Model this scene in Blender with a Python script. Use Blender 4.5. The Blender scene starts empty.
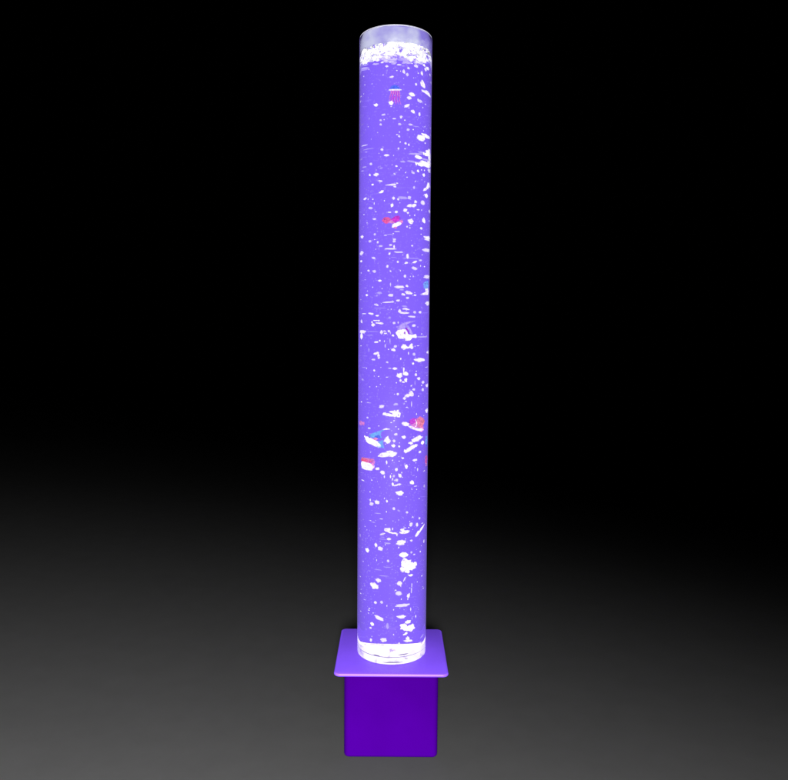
import bpy, bmesh, math, random
from mathutils import Vector, Matrix, noise

C = bpy.context.scene
COL = C.collection
random.seed(7)

# ------------------------------------------------------------------ camera
FPX, CAM_D, CAM_Z, PITCH, YAW, ROLL = 731.07, 1.2457, 0.54515, 0.07087, 0.00093, -0.0075
FLOOR_Z = -0.1512
cp, sp, cy_, sy_ = math.cos(PITCH), math.sin(PITCH), math.cos(YAW), math.sin(YAW)
right0 = Vector((cy_, -sy_, 0)); fwd = Vector((sy_*cp, cy_*cp, -sp)); up0 = Vector((sy_*sp, cy_*sp, cp))
cam_r = right0*math.cos(ROLL) - up0*math.sin(ROLL)
cam_u = right0*math.sin(ROLL) + up0*math.cos(ROLL)
CAM = Vector((0, -CAM_D, CAM_Z))
cam = bpy.data.objects.new('camera', bpy.data.cameras.new('camera'))
COL.objects.link(cam); C.camera = cam
cam.data.sensor_width = 36.0; cam.data.sensor_fit = 'HORIZONTAL'
cam.data.lens = FPX/788*36.0
cam.data.clip_start = 0.05; cam.data.clip_end = 100
M = Matrix.Identity(4)
for i, v in enumerate((cam_r, cam_u, -fwd)):
    for j in range(3): M[j][i] = v[j]
M.translation = CAM
cam.matrix_world = M

# ------------------------------------------------------------------ world, studio lamp, exposure
w = bpy.data.worlds.new('World'); C.world = w; w.use_nodes = True
w.node_tree.nodes['Background'].inputs[0].default_value = (0.0, 0.0, 0.0, 1)
w.node_tree.nodes['Background'].inputs[1].default_value = 0.0
C.view_settings.view_transform = 'Standard'; C.view_settings.look = 'None'
C.view_settings.exposure = 0; C.view_settings.gamma = 1
LAMP_W = 2200
ld = bpy.data.lights.new('studio_lamp', 'SPOT'); ld.energy = LAMP_W; ld.color = (1, 0.995, 0.985)
ld.spot_size = 2*1.55; ld.spot_blend = 0.5; ld.shadow_soft_size = 0.1
lo = bpy.data.objects.new('studio_lamp', ld); COL.objects.link(lo)
lo.location = (0.0, -1.979, 0.759)
lo.rotation_euler = (Vector((-0.218, -2.111, -0.151)) - lo.location).to_track_quat('-Z', 'Y').to_euler()
cy = C.cycles
cy.max_bounces = 16; cy.transmission_bounces = 16; cy.transparent_max_bounces = 48
cy.glossy_bounces = 6; cy.diffuse_bounces = 3; cy.volume_bounces = 0
cy.caustics_refractive = True; cy.caustics_reflective = False
cy.sample_clamp_indirect = 4.0

# ------------------------------------------------------------------ helpers
def mat(name):
    m = bpy.data.materials.new(name); m.use_nodes = True
    nt = m.node_tree; nt.nodes.clear()
    return m, nt, nt.nodes.new('ShaderNodeOutputMaterial')
def nd(nt, t, **kw):
    n = nt.nodes.new(t)
    for k, v in kw.items():
        if k.startswith('i_'): n.inputs[k[2:].replace('_', ' ')].default_value = v
        else: setattr(n, k, v)
    return n
def rgba(c): return (c[0], c[1], c[2], 1)

def obj(name, bm, m, parent=None, smooth=True):
    me = bpy.data.meshes.new(name); bm.to_mesh(me); bm.free()
    for p in me.polygons: p.use_smooth = smooth
    for mm in (m if isinstance(m, (list, tuple)) else [m]): me.materials.append(mm)
    o = bpy.data.objects.new(name, me); COL.objects.link(o)
    if parent is not None: o.parent = parent
    return o
def tag(o, label=None, cat=None, group=None, kind=None):
    if label: o['label'] = label
    if cat: o['category'] = cat
    if group: o['group'] = group
    if kind: o['kind'] = kind
    return o
def thing(name, label, cat, loc, group=None):
    o = bpy.data.objects.new(name, None); COL.objects.link(o); o.location = loc
    o.empty_display_size = .02
    return tag(o, label, cat, group)

def lathe(prof, seg=96, close=False):
    """prof: list of (r, z) – revolve round z."""
    bm = bmesh.new(); rings = []
    for r, z in prof:
        if r < 1e-6: rings.append([bm.verts.new((0, 0, z))])
        else: rings.append([bm.verts.new((r*math.cos(2*math.pi*i/seg), r*math.sin(2*math.pi*i/seg), z)) for i in range(seg)])
    idx = list(range(len(rings)))
    pairs = list(zip(idx[:-1], idx[1:])) + ([(idx[-1], 0)] if close else [])
    for a, b in pairs:
        A, B = rings[a], rings[b]
        for i in range(seg):
            j = (i+1) % seg
            if len(A) == 1 and len(B) == 1: continue
            if len(A) == 1: bm.faces.new((A[0], B[j], B[i]))
            elif len(B) == 1: bm.faces.new((A[i], A[j], B[0]))
            else: bm.faces.new((A[i], A[j], B[j], B[i]))
    bmesh.ops.recalc_face_normals(bm, faces=bm.faces)
    return bm

def rounded_slab(hx, hy, z0, z1, rc, bev, seg=10, bevtop=True, bevbot=True, nb=4, btop=None):
    """Rounded-corner slab with rolled top and bottom edges."""
    def outline(ins):
        pts = []
        r = max(rc-ins, 0.0005)
        for cx, cyy, a0 in ((1, 1, 0), (-1, 1, 90), (-1, -1, 180), (1, -1, 270)):
            for k in range(seg+1):
                a = math.radians(a0 + 90*k/seg)
                pts.append((cx*(hx-rc) + r*math.cos(a), cyy*(hy-rc) + r*math.sin(a)))
        return pts
    prof = []
    if bevbot:
        for k in range(nb+1):
            a = math.pi/2*k/nb; prof.append((bev*(1-math.sin(a)), z0 + bev*(1-math.cos(a))))
    else: prof.append((0, z0))
    if btop: bev = btop
    if bevtop:
        for k in range(nb+1):
            a = math.pi/2*k/nb; prof.append((bev*(1-math.cos(a)), z1 - bev + bev*math.sin(a)))
    else: prof.append((0, z1))
    bm = bmesh.new(); rings = []
    for ins, z in prof: rings.append([bm.verts.new((x, y, z)) for x, y in outline(ins)])
    n = len(rings[0])
    for A, B in zip(rings[:-1], rings[1:]):
        for i in range(n): bm.faces.new((A[i], A[(i+1) % n], B[(i+1) % n], B[i]))
    bm.faces.new(list(reversed(rings[0]))); bm.faces.new(rings[-1])
    bmesh.ops.recalc_face_normals(bm, faces=bm.faces)
    return bm

# ------------------------------------------------------------------ dimensions (metres)
R_OUT, R_IN, H_TUBE = 0.0596, 0.0557, 1.0365
PUCK_H = 0.0215
LEVEL = 1.004          # still-water level under the foam

# ------------------------------------------------------------------ materials
def m_plain(name, col, rough=.5, spec=.5, bump=0.0, bscale=60, var=0.0, coat=0.0):
    m, nt, out = mat(name)
    b = nd(nt, 'ShaderNodeBsdfPrincipled'); nt.links.new(b.outputs[0], out.inputs[0])
    b.inputs['Base Color'].default_value = rgba(col); b.inputs['Roughness'].default_value = rough
    b.inputs['Specular IOR Level'].default_value = spec; b.inputs['Coat Weight'].default_value = coat
    tc = nd(nt, 'ShaderNodeTexCoord')
    if var > 0:
        n = nd(nt, 'ShaderNodeTexNoise'); n.inputs['Scale'].default_value = bscale*.25; n.inputs['Detail'].default_value = 6
        nt.links.new(tc.outputs['Object'], n.inputs['Vector'])
        r = nd(nt, 'ShaderNodeMapRange'); r.inputs['To Min'].default_value = 1-var; r.inputs['To Max'].default_value = 1+var
        r.inputs['From Min'].default_value = .3; r.inputs['From Max'].default_value = .7
        nt.links.new(n.outputs[0], r.inputs[0])
        mx = nd(nt, 'ShaderNodeVectorMath', operation='SCALE'); mx.inputs[0].default_value = col
        nt.links.new(r.outputs[0], mx.inputs['Scale']); nt.links.new(mx.outputs[0], b.inputs['Base Color'])
        r2 = nd(nt, 'ShaderNodeMapRange'); r2.inputs['To Min'].default_value = max(rough-.08, .02); r2.inputs['To Max'].default_value = rough+.1
        nt.links.new(n.outputs[0], r2.inputs[0]); nt.links.new(r2.outputs[0], b.inputs['Roughness'])
    if bump > 0:
        n2 = nd(nt, 'ShaderNodeTexNoise'); n2.inputs['Scale'].default_value = bscale; n2.inputs['Detail'].default_value = 8
        nt.links.new(tc.outputs['Object'], n2.inputs['Vector'])
        bp = nd(nt, 'ShaderNodeBump'); bp.inputs['Strength'].default_value = bump; bp.inputs['Distance'].default_value = .001
        nt.links.new(n2.outputs[0], bp.inputs['Height']); nt.links.new(bp.outputs[0], b.inputs['Normal'])
    return m

def m_glass(name, ior):
    m, nt, out = mat(name)
    g = nd(nt, 'ShaderNodeBsdfGlass'); g.inputs['IOR'].default_value = ior; g.inputs['Roughness'].default_value = 0
    nt.links.new(g.outputs[0], out.inputs[0]); return m

def m_glow(name, col, strength, mix=1.0, var=0.0, vscale=200, soft=None, tint=None, tscale=3.0, tlo=.52, thi=.62, coord='Generated'):
    """Self-glowing translucent stuff inside the lamp: emission, optionally part see-through, mottled."""
    m, nt, out = mat(name)
    e = nd(nt, 'ShaderNodeEmission'); e.inputs[0].default_value = rgba(col); e.inputs[1].default_value = strength
    last = e
    if tint:
        tc2 = nd(nt, 'ShaderNodeTexCoord'); n2 = nd(nt, 'ShaderNodeTexNoise'); n2.inputs['Scale'].default_value = tscale; n2.inputs['Detail'].default_value = 4
        nt.links.new(tc2.outputs[coord], n2.inputs['Vector'])
        cr_ = nd(nt, 'ShaderNodeValToRGB'); cr_.color_ramp.elements[0].position = tlo; cr_.color_ramp.elements[0].color = rgba(col)
        cr_.color_ramp.elements[1].position = thi; cr_.color_ramp.elements[1].color = rgba(tint)
        nt.links.new(n2.outputs[0], cr_.inputs[0]); nt.links.new(cr_.outputs[0], e.inputs[0])
    if var > 0:
        tc = nd(nt, 'ShaderNodeTexCoord'); n = nd(nt, 'ShaderNodeTexNoise'); n.inputs['Scale'].default_value = vscale
        n.inputs['Detail'].default_value = 5
        nt.links.new(tc.outputs['Object'], n.inputs['Vector'])
        r = nd(nt, 'ShaderNodeMapRange'); r.inputs['From Min'].default_value = .35; r.inputs['From Max'].default_value = .65
        r.inputs['To Min'].default_value = strength*(1-var); r.inputs['To Max'].default_value = strength*(1+var)
        nt.links.new(n.outputs[0], r.inputs[0]); nt.links.new(r.outputs[0], e.inputs[1])
    if mix < 1:
        t = nd(nt, 'ShaderNodeBsdfTransparent'); x = nd(nt, 'ShaderNodeMixShader'); x.inputs[0].default_value = mix
        nt.links.new(t.outputs[0], x.inputs[1]); nt.links.new(e.outputs[0], x.inputs[2]); last = x
        if soft:   # thin towards its outline, as a lit bubble is
            lw = nd(nt, 'ShaderNodeLayerWeight'); lw.inputs['Blend'].default_value = soft
            mr = nd(nt, 'ShaderNodeMapRange'); mr.inputs['From Min'].default_value = .12; mr.inputs['From Max'].default_value = .95
            mr.inputs['To Min'].default_value = mix; mr.inputs['To Max'].default_value = mix*.12
            nt.links.new(lw.outputs['Facing'], mr.inputs[0]); nt.links.new(mr.outputs[0], x.inputs[0])
    nt.links.new(last.outputs[0], out.inputs[0]); return m

M_FLOOR = m_plain('floor_matte_grey', (.02, .0201, .0204), .85, .12, .12, 90, .02)
M_DROP = m_plain('backdrop_black_cloth', (.004, .004, .0045), .95, .05)
M_BOX = m_plain('box_purple_gloss', (.0175, .00003, .076), .6, 0.0, .03, 60, .05)
M_PLATE = m_plain('plate_gloss_violet_light', (.128, .051, .54), .36, .2, .02, 80, .03)  # violet light of the tube put into the plate's base colour
M_SEAM = m_plain('seam_violet', (.10, .04, .35), .5)
M_ACR = m_glass('acrylic_clear', 1.49)
M_ACRW = m_glass('acrylic_to_water', 1.49/1.333)

# water: a lit body of water – glows through its depth, clear at the sides (the wall bends the light), a mirror on top
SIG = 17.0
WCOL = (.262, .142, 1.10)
M_WATER, nt, out = mat('lit_violet_water')
geo = nd(nt, 'ShaderNodeNewGeometry'); sx = nd(nt, 'ShaderNodeSeparateXYZ'); nt.links.new(geo.outputs['True Normal'], sx.inputs[0])
ab = nd(nt, 'ShaderNodeMath', operation='ABSOLUTE'); nt.links.new(sx.outputs[2], ab.inputs[0])
gt = nd(nt, 'ShaderNodeMath', operation='GREATER_THAN'); gt.inputs[1].default_value = .5; nt.links.new(ab.outputs[0], gt.inputs[0])
tr = nd(nt, 'ShaderNodeBsdfTransparent'); gl = nd(nt, 'ShaderNodeBsdfGlass'); gl.inputs['IOR'].default_value = 1.333; gl.inputs['Roughness'].default_value = 0
mx = nd(nt, 'ShaderNodeMixShader'); sp_ = nd(nt, 'ShaderNodeSeparateXYZ'); nt.links.new(geo.outputs['Position'], sp_.inputs[0])
g2 = nd(nt, 'ShaderNodeMath', operation='GREATER_THAN'); g2.inputs[1].default_value = .9; nt.links.new(sp_.outputs[2], g2.inputs[0])
g3 = nd(nt, 'ShaderNodeMath', operation='MULTIPLY'); nt.links.new(gt.outputs[0], g3.inputs[0]); nt.links.new(g2.outputs[0], g3.inputs[1])
nt.links.new(g3.outputs[0], mx.inputs[0]); nt.links.new(tr.outputs[0], mx.inputs[1]); nt.links.new(gl.outputs[0], mx.inputs[2])
nt.links.new(mx.outputs[0], out.inputs['Surface'])
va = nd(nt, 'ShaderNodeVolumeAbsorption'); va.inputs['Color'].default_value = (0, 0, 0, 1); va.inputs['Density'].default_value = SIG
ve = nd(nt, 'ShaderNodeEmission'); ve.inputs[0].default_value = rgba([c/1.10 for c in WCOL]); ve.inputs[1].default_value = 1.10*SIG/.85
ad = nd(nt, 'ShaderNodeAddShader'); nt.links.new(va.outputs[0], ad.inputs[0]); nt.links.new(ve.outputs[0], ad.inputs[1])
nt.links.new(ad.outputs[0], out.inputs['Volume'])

M_BUB = m_glow('lit_bubble', (1.0, .96, 1.0), 1.5, .99, soft=.55, tint=(.50, .40, .95), tscale=3.6, tlo=.54, thi=.66)  # LED light caught by the bubbles is put in as emission
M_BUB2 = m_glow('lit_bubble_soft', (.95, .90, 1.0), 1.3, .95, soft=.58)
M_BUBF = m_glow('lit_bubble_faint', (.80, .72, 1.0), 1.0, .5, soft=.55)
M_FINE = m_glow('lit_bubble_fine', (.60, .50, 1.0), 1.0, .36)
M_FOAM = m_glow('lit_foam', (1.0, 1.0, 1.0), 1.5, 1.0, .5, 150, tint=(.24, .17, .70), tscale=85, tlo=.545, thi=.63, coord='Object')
M_PUCK = m_glow('light_puck_white', (1.0, .95, 1.0), 1.2, 1.0, .10, 60, tint=(.52, .42, .95), tscale=70, tlo=.56, thi=.70, coord='Object')
M_DIFF = m_glow('diffuser_white', (1.0, .90, 1.0), 2.0, 1.0, .2, 60, tint=(.34, .26, .62), tscale=75, tlo=.57, thi=.68, coord='Object')
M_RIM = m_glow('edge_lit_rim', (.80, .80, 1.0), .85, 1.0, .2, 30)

# ------------------------------------------------------------------ setting
bm = bmesh.new()
bmesh.ops.create_grid(bm, x_segments=8, y_segments=8, size=14)
for v in bm.verts: v.co.z = FLOOR_Z - .0002
tag(obj('floor', bm, M_FLOOR), kind='structure')
bm = bmesh.new(); prev = None
for i in range(241):
    x = -9 + i*.075
    y = 6.0 + .09*math.sin(x*5.1) + .05*math.sin(x*11.7+1) + .02*math.sin(x*23)
    a, b = bm.verts.new((x, y, FLOOR_Z-.0005)), bm.verts.new((x, y, 5.5))
    c_, d_ = bm.verts.new((x, y+.01, FLOOR_Z-.0005)), bm.verts.new((x, y+.01, 5.5))
    if prev: bm.faces.new((prev[0], a, b, prev[1])); bm.faces.new((prev[2], prev[3], d_, c_)); bm.faces.new((prev[1], b, d_, prev[3]))
    prev = (a, b, c_, d_)
tag(obj('backdrop', bm, M_DROP), kind='structure')

# ------------------------------------------------------------------ the lamp
lamp = thing('bubble_lamp', 'tall clear tube lamp of bubbling violet water standing on a purple box base', 'lamp', (0, 0, FLOOR_Z))
LZ = -FLOOR_Z
def lpart(name, bm, m, parent=None, smooth=True):
    """part given in world coordinates (tube foot = 0)"""
    for v in bm.verts: v.co.z += LZ
    return obj(name, bm, m, parent or lamp, smooth)
PT = .0050
WB = .0779
bx = lpart('base_box', rounded_slab(WB, WB, FLOOR_Z, -PT-.004, .009, .0055, btop=.0012), M_BOX)
lpart('neck', rounded_slab(WB-.0012, WB-.0012, -PT-.0055, -PT-.0002, .009, .001, bevtop=False, bevbot=False), M_BOX, bx)
lpart('base_plate', rounded_slab(.0938, .0938, -PT, 0, .010, .0022), M_PLATE)
# acrylic tube: outer face, inner face over air, inner face under water
seg = 128
prof = [(R_IN, .0004), (R_OUT-.0006, .0004), (R_OUT, .001), (R_OUT, H_TUBE-.001), (R_OUT-.0008, H_TUBE-.0002), (R_IN+.0008, H_TUBE-.0002), (R_IN, H_TUBE-.001), (R_IN, LEVEL)]
bm = lathe(prof, seg, close=True)
for f in bm.faces:
    c = f.calc_center_median()
    f.material_index = 1 if (math.hypot(c.x, c.y) < R_IN+.0002 and c.z < LEVEL) else 0
tube = lpart('acrylic_tube', bm, [M_ACR, M_ACRW])
lpart('rim', lathe([(R_IN+.0009, H_TUBE), (R_OUT-.0009, H_TUBE), (R_OUT-.0004, H_TUBE+.0007), (R_IN+.0004, H_TUBE+.0007)], seg, close=True), M_RIM, tube)
RW = R_IN - .0003
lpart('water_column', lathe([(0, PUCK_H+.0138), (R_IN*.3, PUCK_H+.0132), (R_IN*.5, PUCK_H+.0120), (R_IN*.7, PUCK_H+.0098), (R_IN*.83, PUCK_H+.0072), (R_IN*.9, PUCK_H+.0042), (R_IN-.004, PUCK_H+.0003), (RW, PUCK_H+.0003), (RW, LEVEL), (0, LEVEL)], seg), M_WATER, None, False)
puck = lpart('light_puck', lathe([(0, .0006), (R_IN-.0004, .0006), (R_IN-.0004, PUCK_H-.001), (R_IN-.0014, PUCK_H), (R_IN-.006, PUCK_H)], seg), M_PUCK)
lpart('diffuser', lathe([(0, PUCK_H-.002), (R_IN-.0058, PUCK_H-.002), (R_IN-.0058, PUCK_H+.0002)] + [((R_IN-.0058)*math.cos(a*math.pi/20), PUCK_H+.0002+.0125*math.sin(a*math.pi/20)) for a in range(1, 11)], seg), M_DIFF, puck)
def torus_arc(rad, z, thick, a0, a1, cx=0, cy=0, sy=1.0, n=28):
    bm = bmesh.new(); rs = []
    for i in range(n+1):
        a = math.radians(a0 + (a1-a0)*i/n)
        e = min(1, 3*min(i, n-i)/n + .25)
        c = Vector((cx+rad*math.cos(a), cy+rad*math.sin(a)*sy, z)); o = Vector((math.cos(a), math.sin(a), 0))
        rs.append([bm.verts.new(c + (o*math.cos(t) + Vector((0, 0, 1))*math.sin(t))*thick*e) for t in [k*math.pi/4 for k in range(8)]])
    for A, B in zip(rs[:-1], rs[1:]):
        for k in range(8): bm.faces.new((A[k], A[(k+1) % 8], B[(k+1) % 8], B[k]))
    bm.faces.new(rs[0]); bm.faces.new(list(reversed(rs[-1])))
    bmesh.ops.recalc_face_normals(bm, faces=bm.faces)
    return bm
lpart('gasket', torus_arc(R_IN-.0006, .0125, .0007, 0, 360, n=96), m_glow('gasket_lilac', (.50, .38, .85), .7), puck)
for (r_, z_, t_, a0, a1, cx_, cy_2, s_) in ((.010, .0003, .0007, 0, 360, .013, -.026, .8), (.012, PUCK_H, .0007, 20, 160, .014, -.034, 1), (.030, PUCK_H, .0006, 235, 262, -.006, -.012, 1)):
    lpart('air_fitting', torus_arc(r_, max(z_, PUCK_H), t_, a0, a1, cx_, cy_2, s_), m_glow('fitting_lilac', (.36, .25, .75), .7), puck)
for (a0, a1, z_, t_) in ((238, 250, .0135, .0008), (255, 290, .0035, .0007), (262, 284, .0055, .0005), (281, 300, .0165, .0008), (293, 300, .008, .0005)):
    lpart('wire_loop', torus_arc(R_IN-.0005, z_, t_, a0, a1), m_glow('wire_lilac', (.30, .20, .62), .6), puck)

# light scattered by the empty tube top's wall, painted as an emissive layer
M_WALLGLOW, nt, out = mat('painted_wall_glow')
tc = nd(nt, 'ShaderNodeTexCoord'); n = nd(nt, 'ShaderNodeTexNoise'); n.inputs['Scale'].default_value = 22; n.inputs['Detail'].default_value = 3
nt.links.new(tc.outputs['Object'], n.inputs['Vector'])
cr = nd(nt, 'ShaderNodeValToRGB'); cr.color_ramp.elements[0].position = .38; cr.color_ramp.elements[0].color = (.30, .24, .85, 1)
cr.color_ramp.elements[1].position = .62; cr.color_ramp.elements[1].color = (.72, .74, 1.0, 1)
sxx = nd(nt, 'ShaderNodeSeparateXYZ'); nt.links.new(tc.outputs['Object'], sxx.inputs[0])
ma = nd(nt, 'ShaderNodeMath', operation='MULTIPLY_ADD'); ma.inputs[1].default_value = -3.0; nt.links.new(sxx.outputs[0], ma.inputs[0]); nt.links.new(n.outputs[0], ma.inputs[2])  # wall glow painted brighter towards the left
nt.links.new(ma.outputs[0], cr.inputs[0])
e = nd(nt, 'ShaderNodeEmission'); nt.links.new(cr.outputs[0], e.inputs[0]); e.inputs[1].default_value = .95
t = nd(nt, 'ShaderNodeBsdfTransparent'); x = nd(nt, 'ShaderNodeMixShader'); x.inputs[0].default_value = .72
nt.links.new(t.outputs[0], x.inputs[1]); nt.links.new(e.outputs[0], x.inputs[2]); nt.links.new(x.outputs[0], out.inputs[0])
lpart('wall_glow', lathe([(R_IN-.0002, 1.0110), (R_IN-.0002, H_TUBE-.0022), (R_IN-.0005, H_TUBE-.0022), (R_IN-.0005, 1.0110)], seg, close=True), M_WALLGLOW, tube)

# glowing shell added outside the tube to paint a pale line down each side
M_EDGEGLOW, nt, out = mat('edge_glow')
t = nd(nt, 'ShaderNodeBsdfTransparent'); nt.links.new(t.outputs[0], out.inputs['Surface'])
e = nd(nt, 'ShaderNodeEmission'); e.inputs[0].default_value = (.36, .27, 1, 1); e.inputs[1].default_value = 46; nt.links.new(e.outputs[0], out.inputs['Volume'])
lpart('edge_glow_shell', lathe([(R_OUT+.0001, .0015), (R_OUT+.00035, .0015), (R_OUT+.00035, H_TUBE), (R_OUT+.0001, H_TUBE)], seg, close=True), M_EDGEGLOW, tube)

# ------------------------------------------------------------------ finding places inside the water
def inside(px, py, frac, f_ratio=1.333):
    """A point in the water seen along photo pixel (px, py), at a fraction of the chord through it."""
    X, Y = (px-394)/FPX, (390-py)/FPX
    d = (fwd + cam_r*X + cam_u*Y).normalized()
    a = d.x*d.x + d.y*d.y; b = CAM.x*d.x + CAM.y*d.y; c = CAM.x**2 + CAM.y**2 - R_OUT**2
    disc = b*b - a*c
    if disc < 1e-7:
        return None
    s = (-b - math.sqrt(disc))/a
    P = CAM + d*s; nrm = Vector((P.x, P.y, 0)).normalized()
    eta = 1/f_ratio; ci = -d.dot(nrm); k = 1 - eta*eta*(1-ci*ci)
    t = d*eta + nrm*(eta*ci - math.sqrt(k))
    a = t.x*t.x + t.y*t.y; b = P.x*t.x + P.y*t.y; c = P.x**2 + P.y**2 - (RW-.001)**2
    disc = b*b - a*c
    if disc <= 0: return None
    s0, s1 = (-b - math.sqrt(disc))/a, (-b + math.sqrt(disc))/a
    return P + t*(s0 + (s1-s0)*frac), t
def xl(y): return 359.6 + (y-40)/610*(-.2)
def xr(y): return 432.4 + (y-40)/610*(-6.3)
def frame(px, py, frac):
    """position, local axes and metres per photo pixel across and up"""
    l, r = xl(py)+1.2, xr(py)-1.2
    px = min(max(px, l), r)
    res = inside(px, py, frac)
    P, t = res
    e = .8
    A, B = inside(max(px-e, l-.4), py, frac)[0], inside(min(px+e, r+.4), py, frac)[0]
    span = min(px+e, r+.4) - max(px-e, l-.4)
    U, D = inside(px, py-1, frac)[0], inside(px, py+1, frac)[0]
    fh = Vector((t.x, t.y, 0)).normalized(); rt = Vector((fh.y, -fh.x, 0))
    mx = abs((B-A).dot(rt))/span; mz = abs((U-D).z)/2
    return P, rt, fh, max(mx, .0009), mz
def keep_in(P, m):
    r = math.hypot(P.x, P.y); lim = RW - .0012 - m
    if r > lim: P.x *= lim/r; P.y *= lim/r
    return P

# ------------------------------------------------------------------ bubbles
def blob_bm(sub, amp, seed, sq=1.0):
    bm = bmesh.new(); bmesh.ops.create_icosphere(bm, subdivisions=sub, radius=1)
    for v in bm.verts:
        n = noise.noise(v.co*1.3 + Vector((seed*3.1, seed*1.7, 0)))*amp + noise.noise(v.co*3.0 + Vector((seed, 7, seed)))*amp*.6
        v.co *= 1 + n
    return bm
def mesh_of(bm, m, name):
    me = bpy.data.meshes.new(name); bm.to_mesh(me); bm.free()
    for p in me.polygons: p.use_smooth = True
    me.materials.append(m); return me
VAR = {False: [mesh_of(blob_bm(3, .4 + .2*(k % 3), k), M_BUB if k % 2 else M_BUB2, 'bubble') for k in range(8)],
       True: [mesh_of(blob_bm(3, .5, k+20), M_BUBF, 'bubble') for k in range(4)]}

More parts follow.
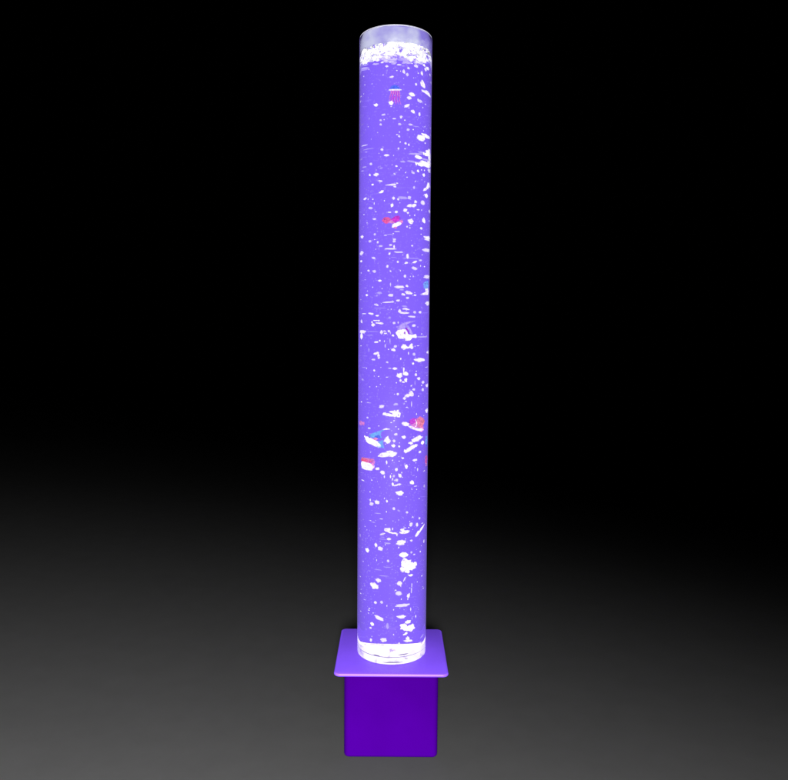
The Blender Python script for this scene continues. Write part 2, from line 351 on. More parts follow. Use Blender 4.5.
# each line: x y width height [tilt] [f]  in tenths of a photo pixel, read off strips 60 px high; y0 of the strip comes first
STRIPS = {
60: "315 97 28 18;270 42 25 12;435 70 35 12;412 128 18 12;480 155 22 30;512 192 26 28;525 115 20 16;598 105 32 24;678 72 20 18;712 103 28 26;690 128 22 30;655 165 18 32;620 155 16 14;362 197 38 16 -15;278 172 14 10;90 188 12 14;598 272 20 22;666 268 36 56 -10;712 352 76 30 8;560 360 58 34 15;533 402 44 30 10;620 410 14 26;637 447 34 22 35;690 458 20 10;208 460 36 24;355 435 40 34;357 478 18 8;512 465 48 22 -25;570 530 34 24 15;632 550 18 36;282 572 38 18 -10;452 582 18 16;530 492 12 12;665 490 10 16;62 385 20 8;50 435 10 18;100 270 8 14;345 52 10 8;190 60 8 8;140 120 10 8 0 f;560 60 16 12;735 180 12 20;745 250 10 24;575 200 8 10;480 265 8 8",
120: "385 8 32 12;455 0 24 12;490 20 16 14;256 40 24 18;256 80 18 16;133 85 10 8;440 72 30 20;545 80 40 16 10;600 83 60 5 0 f;522 125 24 18;572 112 16 14;437 135 10 16;413 160 20 10;435 190 18 16;445 232 14 14;498 242 22 20;530 252 16 20;688 246 12 18;268 305 28 22;492 298 16 14;428 308 18 20;312 363 50 20;95 275 50 8;130 300 110 4 0 f;160 455 26 22;408 463 22 14;437 503 12 12;210 552 48 28 -15;148 555 14 18;390 552 18 20 -30;572 542 34 18 15;620 510 16 20;653 505 12 14;682 510 10 18;675 555 22 26;730 520 28 36;512 575 16 10;497 530 12 14;685 85 8 10;672 125 8 10;740 105 10 22;95 480 40 14 0 f;65 410 24 10 0 f;260 500 30 16 -40 f;380 363 10 12 0 f;752 170 8 24",
180: "250 20 40 16 10;175 52 20 14;395 85 24 10;262 125 44 20 -30;100 195 28 20 -20;177 200 16 14;580 97 20 26;742 95 12 26;700 165 30 34;290 213 12 14;380 190 26 26;425 203 20 18;470 185 90 30 0 f;535 190 28 24;365 255 28 32 20;668 236 40 40;495 303 32 26;520 333 20 16;155 293 34 18 20;340 322 34 12;407 322 30 22;620 308 26 10;655 305 8 16;738 325 16 28;192 398 32 16;548 417 48 42;677 410 26 40;512 467 16 16;540 482 16 16;652 482 24 22;195 545 20 20;70 570 26 24;413 517 50 10;717 578 56 30;387 588 30 14;587 355 12 18;540 358 8 16;190 240 6 30;205 320 22 4;90 350 14 8;130 200 6 20 0 f;120 430 10 10 0 f;350 540 70 6 0 f;300 550 40 5 0 f;730 415 10 20;650 540 12 10",
240: "147 22 26 22;195 0 20 8;225 28 16 18;350 55 28 20;385 18 28 22;253 68 38 18;355 90 110 14;385 70 16 30;428 124 78 14;340 138 16 18;562 60 18 14;720 4 44 18;705 108 74 36;65 138 26 34 25;62 215 18 18;186 182 36 20 15;518 162 26 44;422 218 20 20;505 228 28 16 -30;588 220 46 18 -30;645 207 24 14;320 262 18 22;350 308 18 12 30;190 313 32 22;135 305 18 14;585 283 46 22 25;447 303 10 18;683 265 14 14;645 258 10 20;492 357 24 30;545 360 8 12;573 360 8 20;714 367 48 28;246 401 32 18;435 462 86 26;512 453 22 18;350 440 10 30;420 400 8 18;460 490 40 14 0 f;352 543 50 28;516 568 28 20;117 543 20 18;240 520 50 20 0 f;215 545 20 20 0 f;428 588 32 12;560 183 160 4 0 f;310 92 30 5;470 150 12 10;540 390 10 8;660 150 10 10;205 95 12 8;380 175 50 5 0 f;62 328 10 10;175 465 12 12 0 f",
300: "330 20 110 14 -4;424 5 34 16;212 43 38 16 15;250 75 120 5;717 32 36 40;588 115 28 26 -20;640 118 26 24;560 160 70 18 5;158 133 50 18 10;90 133 50 4;220 152 32 14;340 168 24 22 0 f;384 220 26 22;425 215 12 20;580 248 30 20;65 205 14 26;75 310 50 26;65 350 24 56;170 300 120 4;375 345 20 16;210 411 40 18 -5;245 398 16 16;290 400 10 20;298 440 12 34;398 450 26 20;380 484 34 22;182 573 36 18;137 485 10 30 0 f;583 520 28 26;527 520 10 26;638 582 100 34;725 505 18 22;620 445 30 6;345 400 12 40 0 f;490 60 50 12 0 f;325 90 10 8;440 90 20 6;330 480 16 12 0 f;150 340 60 5 0 f;670 360 100 14 0 f;590 450 8 16;450 575 12 20;60 445 16 8",
360: "318 5 20 14;572 28 20 20;393 75 44 22;345 72 30 8;190 92 18 18;233 153 18 10;408 215 12 14;600 135 24 26;603 103 12 14;627 172 28 24;670 198 26 26;709 238 22 28;655 240 12 14;668 275 22 28;553 245 16 14;578 277 28 22;421 324 22 22;390 325 10 8;484 415 18 18 0 f;557 410 8 50;213 252 12 12;264 446 42 24 -10;403 430 44 24 0 f;125 541 20 16;605 520 8 24;707 488 22 36;385 585 20 10;95 62 50 5 0 f;115 75 8 14;255 65 10 8;75 180 20 16 0 f;315 160 30 6 0 f;705 62 30 5;190 150 6 10;590 210 6 40 0 f;500 395 30 4;625 345 12 12 0 f;65 400 14 14 0 f;140 410 50 4 0 f;250 230 10 10 0 f;540 280 16 20 0 f;510 455 30 4 0 f",
420: "140 55 26 16;402 122 34 24 -15;480 157 36 26;385 180 26 24;378 246 34 24;435 243 18 18;437 210 10 10;665 213 30 34;638 303 20 18;588 382 42 22;492 400 20 26 0 f;505 450 26 34;312 405 14 30;370 380 12 16;222 470 40 26 -15;275 505 46 34 15;407 473 26 30;290 545 12 26;350 545 12 28;370 560 12 20;410 565 30 28;445 535 32 34;430 515 12 16;383 515 18 20;615 455 10 26;470 365 24 14;435 388 18 8;80 575 28 10;565 585 26 8;357 12 20 10;428 75 14 14;403 53 18 8;235 45 20 4;460 500 10 20;465 545 10 12;335 440 8 14;360 510 8 10;590 450 8 16;680 480 20 14 0 f;120 110 12 6",
480: "372 25 20 30;562 8 34 30;440 120 66 38;165 207 32 26;218 200 44 34 20;152 175 12 24;315 188 18 22;384 256 26 26;512 286 24 20;310 290 10 20;428 160 14 12;605 72 10 12;225 300 60 8 0 f;632 342 18 22;550 414 26 30;610 416 24 34;538 385 10 12;528 443 14 12;335 550 40 22;675 562 12 32;552 557 22 16;497 555 12 10;455 588 60 14;185 388 30 8 0 f;150 95 8 18 0 f;270 510 40 6 0 f;155 375 20 5 0 f;260 360 40 5 0 f;680 40 16 24 0 f;560 72 14 6;630 160 14 8 0 f;120 465 8 12;100 430 8 8;205 430 8 10;430 370 12 8 0 f;300 415 8 8;660 400 24 4;290 160 6 20 0 f;565 340 8 20 0 f;430 270 30 16 30 f;595 40 40 4 0 f;270 550 60 4 0 f;55 490 14 30 0 f",
540: "208 22 26 34;250 60 46 36 30;123 86 32 34;455 12 74 40;430 48 14 16;551 62 18 20;580 100 20 14;480 127 84 46 5;328 173 24 24;228 250 70 7 3;325 232 70 5;547 328 40 18;233 357 50 34;193 422 80 50 15;438 385 48 40;485 345 12 40 25;555 380 10 30;432 485 60 40;400 462 24 10;450 420 12 20;525 510 24 34 20;552 440 10 40;518 548 10 24;205 567 28 24;266 558 28 26;85 180 12 16;640 85 12 20;320 15 60 14 0 f;300 20 12 12 0 f;215 170 8 24 0 f;135 220 8 8;290 325 90 5 0 f;60 490 16 10 0 f;670 440 20 6 -30 f;455 550 10 16 0 f;610 380 8 12 0 f;655 320 14 12 0 f;55 325 14 8 0 f",
590: "470 115 110 24 0;455 232 76 28;545 140 10 30;592 200 12 22;556 215 12 24 0 f;237 252 86 34 25;172 312 34 30;158 328 20 14;150 105 18 14;140 163 24 10;135 190 12 10;315 122 10 18;518 438 30 28;520 480 80 22 10;282 457 56 38;230 460 24 12;433 470 20 26;160 470 18 26;630 445 40 12 -25 f;380 160 10 16 0 f;655 400 40 16 -30 f;60 170 14 8;100 60 30 5 0 f;320 310 30 50 0 f;380 400 12 14 0 f",
}
singles = []
for y0, txt in STRIPS.items():
    for it in txt.split(';'):
        q = it.split(); f = q[-1] == 'f'
        if f: q = q[:-1]
        v = [float(a) for a in q]
        f = f or (v[3] <= 7 and v[2] > 40)
        singles.append((355+v[0]/9.85, y0+v[1]/9.85, v[2]/9.85, v[3]/9.85, v[4] if len(v) > 4 else 0, f))

def place(o, px, py, pw, ph, ang, frac, depth=None):
    pw = max(pw, 1.0); ph = max(ph, .7)
    P, rt, fh, mx, mz = frame(px, py, frac)
    hw, hh = pw/2*mx, ph/2*mz
    dd = depth if depth else min((hw*hh)**.5, hh*1.6, .006)
    keep_in(P, min(max(hw*.6, dd), .012))
    a = math.radians(-ang); up = Vector((0, 0, 1))
    ax = rt*math.cos(a) + up*math.sin(a); az = -rt*math.sin(a) + up*math.cos(a)
    m = Matrix.Identity(4)
    for i, v in enumerate((ax*hw, fh*dd, az*hh)):
        for j in range(3): m[j][i] = v[j]
    m.translation = P
    o.matrix_world = m

ZONES = [(72, 'just under the foam'), (84, 'a little above the jellyfish'), (104, 'level with the jellyfish'), (124, 'a little below the jellyfish'), (150, 'well below the jellyfish'),
         (172, 'level with the ragged streaks'), (192, 'well above the magenta fish'), (212, 'just above the magenta fish'), (230, 'level with the magenta fish'), (248, 'just below the magenta fish'),
         (274, 'well above the pale blue fish'), (300, 'level with the pale blue fish'), (320, 'just above the big white fish'), (342, 'level with the big white fish'),
         (364, 'just below the big white fish'), (386, 'level with the four lobed bubble'), (408, 'just above the salmon fish'), (428, 'level with the salmon fish'), (450, 'level with the blue finned fish'),
         (471, 'level with the red topped fish'), (490, 'just below the red topped fish'), (518, 'well below the red topped fish'), (545, 'above the biggest bubble clump'), (574, 'level with the biggest bubble clump'),
         (600, 'below the biggest bubble clump'), (618, 'above the mushroom bubble clump'), (660, 'level with the mushroom bubble clump')]
def describe(px, py, pw, ph, ang, f):
    zone = next(t for y, t in ZONES if py < y)
    u = (px-xl(py))/(xr(py)-xl(py))
    side = 'left' if u < .34 else ('right' if u > .66 else 'middle')
    a = pw*ph
    size = 'tiny' if a < 3 else 'small' if a < 7 else 'medium' if a < 14 else 'large'
    if abs(ang) >= 20: shape = 'tilted'
    elif pw/ph > 3: shape = 'streaky'
    elif pw/ph > 1.6: shape = 'flattened'
    elif ph/pw > 1.5: shape = 'upright'
    else: shape = 'round'
    col = 'lilac' if f else 'white'
    return (size, shape, col, side, zone)

# clumps: merged bubbles with a ragged outline – one mesh each
def clump(label, y0, parts, frac, faint=False, cat='bubble clump', name='bubble_clump'):
    bm = bmesh.new(); base = None
    for k, q in enumerate(parts):
        x, y, w_, h_ = q[:4]; ang = q[4] if len(q) > 4 else 0
        px, py, pw, ph = 355+x/9.85, y0+y/9.85, w_/9.85, h_/9.85
        P, rt, fh, mx, mz = frame(px, py, frac)
        hw, hh = pw/2*mx, ph/2*mz; dd = min((hw*hh)**.5, hh*1.5, .008)
        keep_in(P, min(max(hw*.7, dd), .014))
        if base is None: base = P.copy()
        a = math.radians(-ang); up = Vector((0, 0, 1))
        ax = rt*math.cos(a) + up*math.sin(a); az = -rt*math.sin(a) + up*math.cos(a)
        b2 = blob_bm(3, .62, k*1.37+y0*.01)
        ids = {}
        for v in b2.verts:
            c = v.co
            ids[v.index] = bm.verts.new(P - base + ax*hw*c.x + fh*dd*c.y + az*hh*c.z)
        for f in b2.faces: bm.faces.new([ids[v.index] for v in f.verts])
        b2.free()
    o = obj(name, bm, M_BUBF if faint else M_BUB); o.location = base
    return tag(o, label, cat, None if cat != 'bubble clump' else 'merged bubble clumps rising in the tube')
clump('large oval white bubble with a pale tail near the right wall below the jellyfish', 120, [(645, 190, 80, 50), (690, 172, 70, 32, 12), (720, 185, 30, 30)], .15)
clump('upper ragged white streak spreading from the right tube wall', 120, [(620, 375, 70, 30, 8), (732, 350, 44, 70), (700, 350, 50, 30, -10), (735, 395, 30, 40), (675, 340, 12, 30)], .12)
clump('lower ragged white streak spreading from the right tube wall', 120, [(700, 447, 110, 46, 5), (640, 450, 60, 30, 10), (735, 440, 30, 60), (600, 440, 16, 30, -20)], .12)
clump('pale lilac upper wisp trailing left of the right wall streaks', 120, [(590, 348, 140, 16, -6), (650, 335, 60, 14)], .2, True)
clump('pale lilac lower wisp trailing left of the right wall streaks', 120, [(560, 424, 110, 16, 4), (470, 425, 50, 18), (690, 405, 90, 18)], .22, True)
clump('thin ragged white bubble streak above the magenta fish', 180, [(335, 64, 60, 10), (375, 60, 60, 18), (415, 46, 18, 12), (392, 78, 30, 12)], .3)
clump('slanted white bubble clump high on the right wall above the magenta fish', 180, [(690, 105, 40, 22, -30), (722, 65, 26, 50, 20), (712, 85, 20, 30, 20)], .2)
clump('wavy white bubble clump up and right of the magenta fish', 180, [(540, 264, 54, 26, -5), (585, 258, 40, 24), (597, 225, 26, 26), (575, 270, 26, 20)], .25)
clump('wide lumpy white bubble clump left of the pale blue fish', 240, [(475, 535, 36, 20, 15), (520, 515, 54, 32, 8), (550, 524, 34, 18, 10), (592, 542, 24, 16)], .3)
clump('two stacked flat white bubbles above the big white fish', 300, [(440, 105, 30, 26), (500, 85, 60, 18, 5), (480, 122, 100, 20, 5)], .3)
clump('hollow ragged white bubble ring at the left above the chained bubbles', 300, [(180, 240, 36, 26), (235, 225, 60, 12, 10), (205, 198, 50, 10), (262, 225, 40, 16, 15), (168, 215, 14, 20), (235, 200, 16, 18, 30)], .25)
clump('chained row of white bubbles left of the big white fish', 300, [(262, 310, 28, 34), (292, 300, 26, 10), (300, 322, 30, 14), (335, 300, 26, 20), (348, 318, 10, 20)], .3)
clump('two joined white bubbles just below the big white fish', 300, [(485, 455, 58, 46), (553, 450, 38, 46, 20), (520, 462, 40, 18)], .22)
clump('curled white bubble clump at the left below the chained bubbles', 300, [(205, 518, 44, 20, -10), (232, 535, 22, 32), (236, 560, 24, 18), (225, 510, 26, 18)], .28)
clump('four lobed white bubble clump at the tube middle', 360, [(435, 145, 52, 44, -30), (500, 127, 50, 34), (448, 192, 20, 24), (500, 190, 28, 40), (475, 208, 26, 14), (480, 90, 14, 44)], .2)
clump('white bubble clump rising to the right above the salmon fish', 360, [(520, 333, 60, 30, -15), (555, 318, 44, 46), (487, 362, 28, 26), (500, 340, 30, 12, -40)], .3)
clump('broad bird shaped white bubble clump above the blue finned fish', 360, [(395, 515, 66, 56), (330, 528, 100, 24, 6), (290, 515, 30, 22, -30), (420, 490, 20, 26, 20), (370, 500, 60, 20), (440, 525, 18, 44), (425, 545, 30, 14)], .2)
clump('large flat oval white bubble between the blue finned fish and the red topped fish', 420, [(320, 325, 130, 46, -4), (370, 318, 80, 48), (255, 335, 50, 22, -15), (345, 295, 60, 18)], .2)
clump('upper slanted white bubble clump below the salmon fish', 420, [(620, 165, 86, 40, -16), (580, 185, 50, 30, -25), (548, 212, 40, 26), (610, 190, 40, 10)], .2)
clump('lower slanted white bubble clump below the salmon fish', 420, [(555, 260, 110, 36, -30), (500, 292, 44, 30), (598, 235, 34, 26, -30)], .2)
clump('small flat bubble clump below the red topped fish', 480, [(400, 24, 50, 14, -8), (432, 15, 40, 18, -5)], .3)
clump('ragged white arrow shaped bubble clump left of middle below the fish', 480, [(318, 463, 62, 34, 5), (270, 505, 50, 18, -22), (350, 490, 60, 16, 20), (395, 498, 50, 14, 12), (412, 510, 12, 26), (370, 455, 10, 24)], .22)
clump('flat ragged white bubble clump right of the arrow shaped one', 480, [(480, 488, 90, 26, 2), (465, 465, 40, 26, 20), (505, 480, 50, 26), (490, 446, 26, 8)], .22)
clump('long diagonal white bubble streak near the right wall', 480, [(612, 510, 60, 26, -48), (645, 470, 60, 20, -52), (670, 435, 30, 12, -50)], .15)
clump('biggest ragged white bubble clump in the tube', 540, [(495, 205, 96, 76), (530, 240, 110, 76), (470, 268, 50, 50), (575, 235, 60, 60), (590, 215, 36, 40), (515, 285, 46, 40)], .12)
clump('mushroom shaped white bubble clump near the tube foot', 590, [(520, 290, 56, 34), (478, 335, 66, 58), (545, 345, 70, 58), (512, 355, 70, 44), (500, 400, 26, 22), (490, 412, 30, 12)], .12)
NCL = 26
singles.sort(key=lambda s: -s[2]*s[3])
IND, REST = singles[:300-NCL], singles[300-NCL:]
desc = {}
for s in IND: desc.setdefault(describe(*s), []).append(s)
ORD = {2: ['upper of two', 'lower of two'], 3: ['highest of three', 'middle of three', 'lowest of three']}
NUM = ['highest', 'second', 'third', 'fourth', 'fifth', 'sixth', 'seventh', 'eighth']
rnd = random.Random(11)
k = 0
for key, lst in desc.items():
    lst.sort(key=lambda s: s[1]); nl = len(lst)
    for i, s in enumerate(lst):
        f = s[5]
        o = bpy.data.objects.new('bubble', rnd.choice(VAR[f])); COL.objects.link(o)
        big = s[2]*s[3] > 8
        place(o, s[0], s[1], s[2]*1.04, s[3]*1.04, s[4], rnd.uniform(.08, .3) if big else rnd.uniform(.08, .5))
        size, shape, col, side, zone = key
        where = {'left': 'at left', 'right': 'at right', 'middle': 'mid tube'}[side]
        lab = f'{size} {shape} {col} bubble {where} {zone}'
        if nl in ORD: lab += ', ' + ORD[nl][i]
        elif nl > 3: lab += ', ' + NUM[i] + (' from top' if i else ' one')
        tag(o, lab, 'bubble', 'air bubbles rising in the tube')
        k += 1

def scatter(name, items, m, label, cat, sub=1):
    bm = bmesh.new(); proto = bmesh.new(); bmesh.ops.create_icosphere(proto, subdivisions=sub, radius=1)
    pv = [v.co.copy() for v in proto.verts]; pf = [[v.index for v in f.verts] for f in proto.faces]; proto.free()
    for P, ax, ay, az in items:
        vs = [bm.verts.new(P + ax*c.x + ay*c.y + az*c.z) for c in pv]
        for f in pf: bm.faces.new([vs[i] for i in f])
    o = obj(name, bm, m); return tag(o, label, cat, None, 'stuff')
items = []
for s in REST:
    P, rt, fh, mx, mz = frame(s[0], s[1], .2); hw, hh = max(s[2]/2*mx, .0006), max(s[3]/2*mz, .0006)
    keep_in(P, .002); items.append((P, rt*hw, fh*min(hw, hh), Vector((0, 0, 1))*hh))
X, Y, Z = Vector((1, 0, 0)), Vector((0, 1, 0)), Vector((0, 0, 1))
for i in range(260):
    z = rnd.random()**1.0*.96 + .03; r = RW*.97*math.sqrt(rnd.random()); a = rnd.uniform(0, 2*math.pi)
    s = rnd.uniform(.00035, .0008); items.append((Vector((r*math.cos(a), r*math.sin(a), z)), X*s*rnd.uniform(.8, 1.5), Y*s, Z*s*rnd.uniform(.7, 1.3)))
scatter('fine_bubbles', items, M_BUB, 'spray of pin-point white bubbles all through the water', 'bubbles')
items = []
for i in range(9000):
    z = rnd.random()*.97 + .026; a = rnd.uniform(0, 2*math.pi)
    if noise.noise(Vector((math.cos(a)*2.2, math.sin(a)*2.2, z*14))) < rnd.uniform(-.35, .35): continue
    r = RW*(.985 if rnd.random() < .5 else .97*math.sqrt(rnd.random()))
    s = rnd.uniform(.0003, .0007)
    k2 = rnd.random(); w_ = s*(rnd.uniform(4, 14) if k2 < .05 else rnd.uniform(.8, 2.2))
    tx = Vector((-math.sin(a), math.cos(a), 0)); rr = Vector((math.cos(a), math.sin(a), 0))
    if w_ > .003: r = min(r, RW*.9); s = .00025
    items.append((rr*r + Z*z, tx*w_, rr*s, Z*s*rnd.uniform(.6, 1.6 if w_ < .003 else .8)))
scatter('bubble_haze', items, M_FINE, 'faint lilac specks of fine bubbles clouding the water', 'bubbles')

# foam: churned froth on the water surface
items = []
for i in range(2300):
    r = (RW-.0012)*math.sqrt(rnd.random()); a = rnd.uniform(0, 2*math.pi)
    x, y = r*math.cos(a), r*math.sin(a)
    h = .5 + .5*noise.noise(Vector((x*45, y*45, 3)))
    top = 1.0085 + .006*h + .001*(x/RW) + (.0045 if x > -.012 else -.0015)
    bot = .9935 - .016*max(0, noise.noise(Vector((x*55, y*55, 9))) - .05)
    z = rnd.uniform(bot, top)
    if noise.noise(Vector((x*70, y*70, z*190))) > .22: continue
    s = rnd.uniform(.0012, .0034)
    rr = math.hypot(x, y); lim = RW - s*1.3 - .0008
    if rr > lim: x *= lim/rr; y *= lim/rr
    ph = rnd.uniform(0, math.pi); ax = Vector((math.cos(ph), math.sin(ph), rnd.uniform(-.25, .25))); ay = Vector((-math.sin(ph), math.cos(ph), 0))
    items.append((Vector((x, y, z)), ax*s*rnd.uniform(.9, 1.5), ay*s, Z*s*rnd.uniform(.45, .9)))
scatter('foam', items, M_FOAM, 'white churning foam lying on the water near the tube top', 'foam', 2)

# ------------------------------------------------------------------ toy creatures in the water
def glowmat(name, col, st=.9): return m_glow(name, col, st, .75 if 'fin' in name or 'lilac' in name or 'cyan' in name else .95, .35, 330, soft=.5)  # toys emit a little, standing in for the lamp light on them
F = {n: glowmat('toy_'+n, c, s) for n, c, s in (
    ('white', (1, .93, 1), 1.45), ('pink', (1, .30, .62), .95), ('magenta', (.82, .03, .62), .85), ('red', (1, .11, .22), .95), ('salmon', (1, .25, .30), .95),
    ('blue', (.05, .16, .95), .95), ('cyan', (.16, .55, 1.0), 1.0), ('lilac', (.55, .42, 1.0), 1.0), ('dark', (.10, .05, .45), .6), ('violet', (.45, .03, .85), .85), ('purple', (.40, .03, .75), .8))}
class Toy:
    """Thing with parts drawn in a local frame: a = photo px to the right, b = px up, c = px away (scaled to metres at its place)."""
    def __init__(s, name, label, cat, px, py, frac, group='toy fish floating in the tube', inset=.008, sx=1.0):
        P, rt, fh, mx, mz = frame(px, py, frac); keep_in(P, inset)
        s.t = thing(name, label, cat, P, group); s.rt, s.fh, s.mx, s.mz, s.P = rt, fh, mx*sx, mz, P
    def co(s, a, b, c=0):
        v = s.rt*a*s.mx + Z*b*s.mz + s.fh*c*s.mz
        w = s.P + v; r = math.hypot(w.x, w.y)
        if r > RW-.0011: w.x *= (RW-.0011)/r; w.y *= (RW-.0011)/r
        return w - s.P
    def blob(s, name, m, a, b, ra, rb, rc, ang=0, taper=0.0, parent=None, lab=None, c0=0.0):
        bm = bmesh.new(); bmesh.ops.create_uvsphere(bm, u_segments=20, v_segments=14, radius=1)
        an = math.radians(ang)
        for v in bm.verts:
            x, y, z = v.co*(1 + .30*noise.noise(v.co*1.6 + Vector((a, b, ra))) + .10*noise.noise(v.co*4 + Vector((b, a, rb)))); k_ = 1 - taper*x
            x, z, y = x*ra, z*rb*k_, y*rc*k_
            v.co = s.co(a + x*math.cos(an) - z*math.sin(an), b + x*math.sin(an) + z*math.cos(an), c0 + y)
        o = obj(name, bm, m, parent or s.t)
        if lab: o['label'] = lab
        return o
    def fin(s, name, m, pts, th=.5, parent=None, lab=None, c0=0.0, wave=.3):
        """thin lens-shaped fin from an outline (px units)"""
        bm = bmesh.new(); n_ = len(pts)
        cx = sum(p[0] for p in pts)/n_; cyy = sum(p[1] for p in pts)/n_
        out_ = [bm.verts.new(s.co(p[0], p[1], c0 + wave*math.sin(i*1.7))) for i, p in enumerate(pts)]
        mid = [[bm.verts.new(s.co(cx+(p[0]-cx)*.55, cyy+(p[1]-cyy)*.55, c0 + sg*th*.8)) for p in pts] for sg in (1, -1)]
        cc = [bm.verts.new(s.co(cx, cyy, c0 + sg*th)) for sg in (1, -1)]
        for q in range(2):
            for i in range(n_):
                j = (i+1) % n_
                bm.faces.new((out_[i], out_[j], mid[q][j], mid[q][i])); bm.faces.new((mid[q][i], mid[q][j], cc[q]))
        bmesh.ops.recalc_face_normals(bm, faces=bm.faces)
        o = obj(name, bm, m, parent or s.t)
        if lab: o['label'] = lab
        return o
    def strand(s, name, m, pts, r=.35):
        bm = bmesh.new(); rs = []
        for i, p in enumerate(pts):
            rr = r*(1-.6*i/(len(pts)-1))
            rs.append([bm.verts.new(s.co(p[0]+rr*math.cos(t), p[1], (p[2] if len(p) > 2 else 0)+rr*math.sin(t))) for t in [q*math.pi/3 for q in range(6)]])
        for A, B in zip(rs[:-1], rs[1:]):
            for q in range(6): bm.faces.new((A[q], A[(q+1) % 6], B[(q+1) % 6], B[q]))
        bm.faces.new(rs[0]); bm.faces.new(list(reversed(rs[-1])))
        bmesh.ops.recalc_face_normals(bm, faces=bm.faces)
        return obj(name, bm, m, s.t)

# jellyfish
j = Toy('jellyfish', 'toy jellyfish with blue bell, white rim and magenta tentacles near the top', 'jellyfish', 395, 91, .12, group=None)
bm = bmesh.new(); rings = []
for i in range(9):
    a = math.pi/2*i/8; rr, zz = 5.6*math.cos(a), 4.8*math.sin(a)
    rings.append([bm.verts.new(j.co(rr*math.cos(t), zz, rr*.9*math.sin(t))) for t in [q*2*math.pi/20 for q in range(20)]] if i < 8 else [bm.verts.new(j.co(0, zz, 0))])
for A, B in zip(rings[:-1], rings[1:]):
    for q in range(20):
        if len(B) == 1: bm.faces.new((A[q], A[(q+1) % 20], B[0]))
        else: bm.faces.new((A[q], A[(q+1) % 20], B[(q+1) % 20], B[q]))
obj('bell', bm, F['blue'], j.t)
j.blob('bell_rim', F['white'], .1, -.4, 6.6, 1.0, 5.6)
for q in range(13):
    a0 = -4.4 + q*.74; ph = q*2.1
    j.strand('tentacle', F['magenta'] if q % 3 else F['pink'], [(a0*.9 + .5*math.sin(ph+i*1.1) + a0*.05*i, -1 - i*(1.6 + .5*((q*7) % 5)/5), 2*math.sin(ph)) for i in range(8)], .5)

# magenta fish
f = Toy('toy_fish', 'magenta toy fish with red head and white belly, second toy from the top', 'toy fish', 392, 221, .12)
f.blob('body', F['red'], -5.4, .2, 4.6, 3.2, 2.2, 0, .1)
f.blob('back', F['magenta'], 3.6, 1.2, 4.4, 3.0, 1.8, 35)
f.blob('saddle', F['pink'], -.6, -1.2, 3.4, 1.6, 1.6, -10)
f.fin('dorsal_fin', F['violet'], [(2, 2), (4, 4.8), (7, 5.4), (9, 2.2), (6, .4)])
f.blob('belly', F['white'], 4.6, -4.0, 5.2, 2.0, 1.9, 22)
f.fin('tail_fin', F['pink'], [(6, -1), (10.2, 1.6), (11.3, -1.2), (9.6, -3.6), (6.5, -3.2)])
f.fin('pectoral_fin', F['pink'], [(1, -4), (4, -5), (5.5, -8), (2.6, -8.2), (.8, -6)])
f.blob('eye', F['dark'], -7.4, 1.0, .6, .6, .6, c0=-1.9)

# pale blue fish at the right wall
f = Toy('toy_fish', 'small pale blue and white toy fish upright against the right tube wall', 'toy fish', 426.5, 286.5, .25, inset=.006)
f.blob('body', F['cyan'], -.3, 1.4, 2.6, 4.0, 1.8)
f.fin('tail_fin', F['white'], [(-1.5, -1.5), (1.8, -1.5), (2.8, -5), (2, -8.5), (-4.5, -9), (-5.5, -8), (-.8, -6.2)])
f.fin('dorsal_fin', F['blue'], [(-1.2, 3.6), (1.6, 3.6), (2.2, 6.2), (-.2, 6.2)])
f.blob('eye', F['dark'], -1.2, 2.4, .45, .5, .5, c0=-1.6)

# big white fish
f = Toy('toy_fish', 'big ragged white toy fish with lilac fin and purple eye, largest of the toys', 'toy fish', 404, 333, .12)
f.blob('body', F['white'], -2.0, -.8, 6.0, 4.8, 3, -12, -.1)
f.fin('dorsal_fin', F['lilac'], [(-7, 1.5), (-6.6, 6.5), (-3, 9.6), (1.6, 11.2), (6, 12.4), (12.5, 12.6), (5, 11.0), (2.6, 8), (.5, 4)], .6)
f.fin('gill_fin', F['purple'], [(1, 4.5), (2.5, 6), (4.5, 3), (5.5, -.5), (4, -1.5), (3.4, 2)], .35, c0=-2.6)
f.fin('tail_fin', F['white'], [(0, -3.4), (6, -1), (9, -1.5), (12.5, -.6), (14, -3.4), (13, -5), (9, -4.4), (6, -7.4), (1, -7.6)], .9)
f.fin('back_fin', F['lilac'], [(1.6, 6.5), (3.2, 9), (6.5, 5), (8.4, 1), (9.6, -1.6), (6.5, -1.2), (4.6, 2.6)], .5)
f.blob('eye', F['purple'], .7, .4, .9, 1.3, .7, c0=-3.0)

# salmon fish, right wall
f = Toy('toy_fish', 'rounded salmon and magenta toy fish with a white snout against the right wall', 'toy fish', 414.6, 422.5, .2)
f.blob('body', F['salmon'], 5.6, 1.0, 5.4, 5.4, 2.4, 0)
f.blob('back', F['magenta'], -1.0, 2.4, 4.6, 3.0, 2.2, 10)
f.blob('flank', F['pink'], 1.2, -1.4, 5.4, 2.6, 2.0, -12)
f.blob('snout', F['white'], -9.0, .4, 3.4, 2.1, 1.8, -15)
f.fin('belly_stripe', F['white'], [(-8, -1), (-3.5, -1.6), (0, -3.6), (4, -4.8), (9, -5.4), (11, -7.4), (7, -8.2), (2, -7), (-4, -4.4)], .8, c0=-.6)
for q, a_ in enumerate((0,)):
    pts = [(.6+1.5*math.sin(i*.42), -3.2 + i*.95, -2.2) for i in range(9)]
    f.strand('gill_stripe', F['white'], pts, .6)
f.fin('pectoral_fin', F['pink'], [(6, -4), (9.8, -3), (10.6, -7), (8, -9), (4.4, -8)], .5)
f.blob('eye', F['dark'], -5.4, 1.8, .6, .6, .5, c0=-2.0)

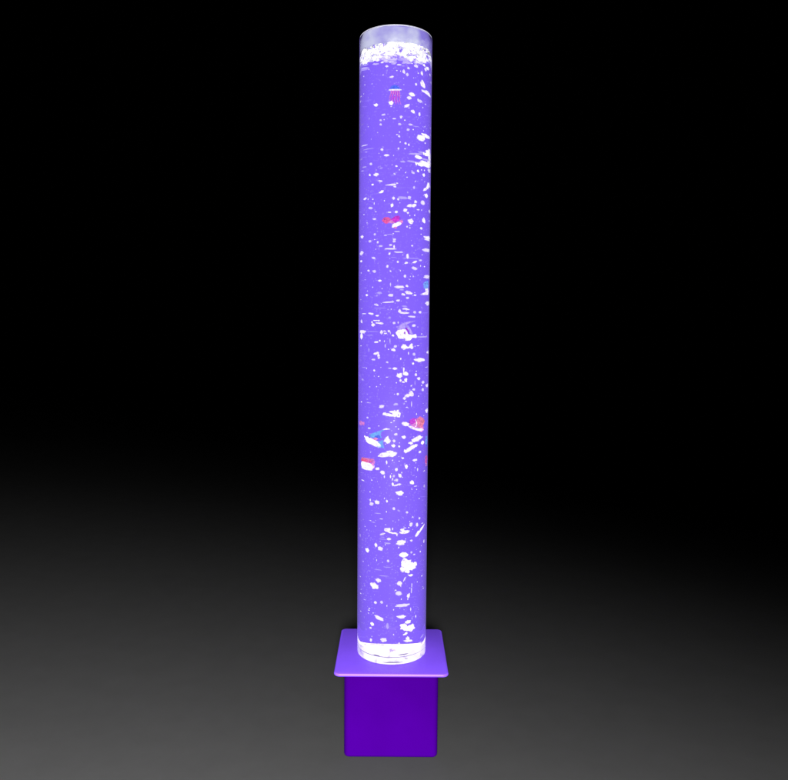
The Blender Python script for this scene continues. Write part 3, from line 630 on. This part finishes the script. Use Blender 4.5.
# blue finned fish, left
f = Toy('toy_fish', 'white toy fish with raised cyan back fin, pointing at the left wall', 'toy fish', 375, 439, .10)
f.blob('body', F['white'], -2.6, -2.4, 9.6, 3.2, 2.4, -20, .0)
f.blob('nose', F['white'], -11.4, 1.2, 3.6, 1.2, 1.2, -22, -.2)
f.fin('dorsal_fin', F['cyan'], [(-7, 4.2), (-2, 7), (4, 9.6), (11.5, 11.6), (6.5, 8.6), (5.6, 5), (7.4, 2.2), (1, 1.6), (-5, 1.8)], .4)
f.fin('fin_stripe', F['blue'], [(-1, 4), (4.6, 5.6), (5.2, 2.8), (6.6, 1.8), (1, 1.6)], .5, c0=-.6)
f.fin('fin_tip', F['white'], [(7, 10.6), (10.5, 12.4), (15, 11.2), (11, 10.6)], .4)
f.blob('flank_spot', F['pink'], .4, 1.0, 2.4, 1.2, 1.0, 10, c0=-1.8)
f.fin('pelvic_fin', F['cyan'], [(2, -2), (8, 1), (8.2, -3.6), (9.5, -8), (4, -7.6), (0, -6)], .9, c0=-.4)
f.fin('tail_fin', F['white'], [(8, -1), (9.6, 2.6), (12.6, 5), (13.4, 2), (15.4, 0), (14, -3), (11.4, -3.4), (10, -1.6)], .8)
f.blob('eye', F['dark'], -6.0, 1.6, .8, .45, .5, c0=-1.9)

# red topped fish at left wall
f = Toy('toy_fish', 'blunt toy fish with red top and white underside at the left wall', 'toy fish', 367, 463, .12)
f.blob('body', F['white'], -.6, -1.2, 7.6, 3.4, 2.6, 0)
f.blob('back', F['red'], -1.4, 3.2, 6.4, 1.9, 2.2, 0)
f.fin('dorsal_fin', F['salmon'], [(-7, 3), (-6.4, 6), (0, 6.4), (6.6, 6.2), (7.2, 4), (4.4, 2.6)], .8, c0=.2)
f.fin('tail_fin', F['pink'], [(3.6, 2), (7.8, 4.8), (7.0, 1.6), (6.4, 0), (7.2, -3.4), (4, -3.6)], .8, c0=-.9)
f.fin('belly_fin', F['white'], [(-7, -1), (0, -1.6), (6, -1.8), (5, -5.6), (-1, -6), (-6.6, -5.2)], .9)
f.blob('eye', F['dark'], -4.6, .6, .5, .5, .5, c0=-2.4)

# small ones half hidden at the walls
f = Toy('toy_fish', 'small pale pink toy fish at the left wall above the cyan finned one', 'toy fish', 361.2, 421, .3, inset=.006)
f.blob('body', F['pink'], 0, 0, 2.0, 2.4, 1.6); f.fin('tail_fin', F['salmon'], [(1, 1), (2.8, 2.2), (3.2, 0), (2.6, -2), (1, -1)]); f.blob('eye', F['dark'], -.8, .8, .35, .4, .4, c0=-1.4)
f = Toy('toy_fish', 'narrow red toy fish upright against the right wall below the slanted bubbles', 'toy fish', 426.2, 457, .3, inset=.006)
f.blob('body', F['red'], 0, 0, 1.3, 4.2, 1.5); f.fin('tail_fin', F['pink'], [(-.6, -3), (.8, -3), (1.4, -6), (-1, -6)]); f.blob('eye', F['dark'], -.3, 2, .35, .4, .4, c0=-1.3)
f = Toy('toy_fish', 'thin blue toy fish upright against the right wall under the salmon fish', 'toy fish', 426.4, 438, .3, inset=.006)
f.blob('body', F['cyan'], 0, 0, 1.2, 4.4, 1.3); f.fin('tail_fin', F['blue'], [(-.6, -3.4), (.8, -3.4), (1.3, -6.4), (-.9, -6.4)]); f.blob('eye', F['dark'], -.3, 2.2, .3, .4, .4, c0=-1.1)
print('bubbles', k, 'rest', len(REST))
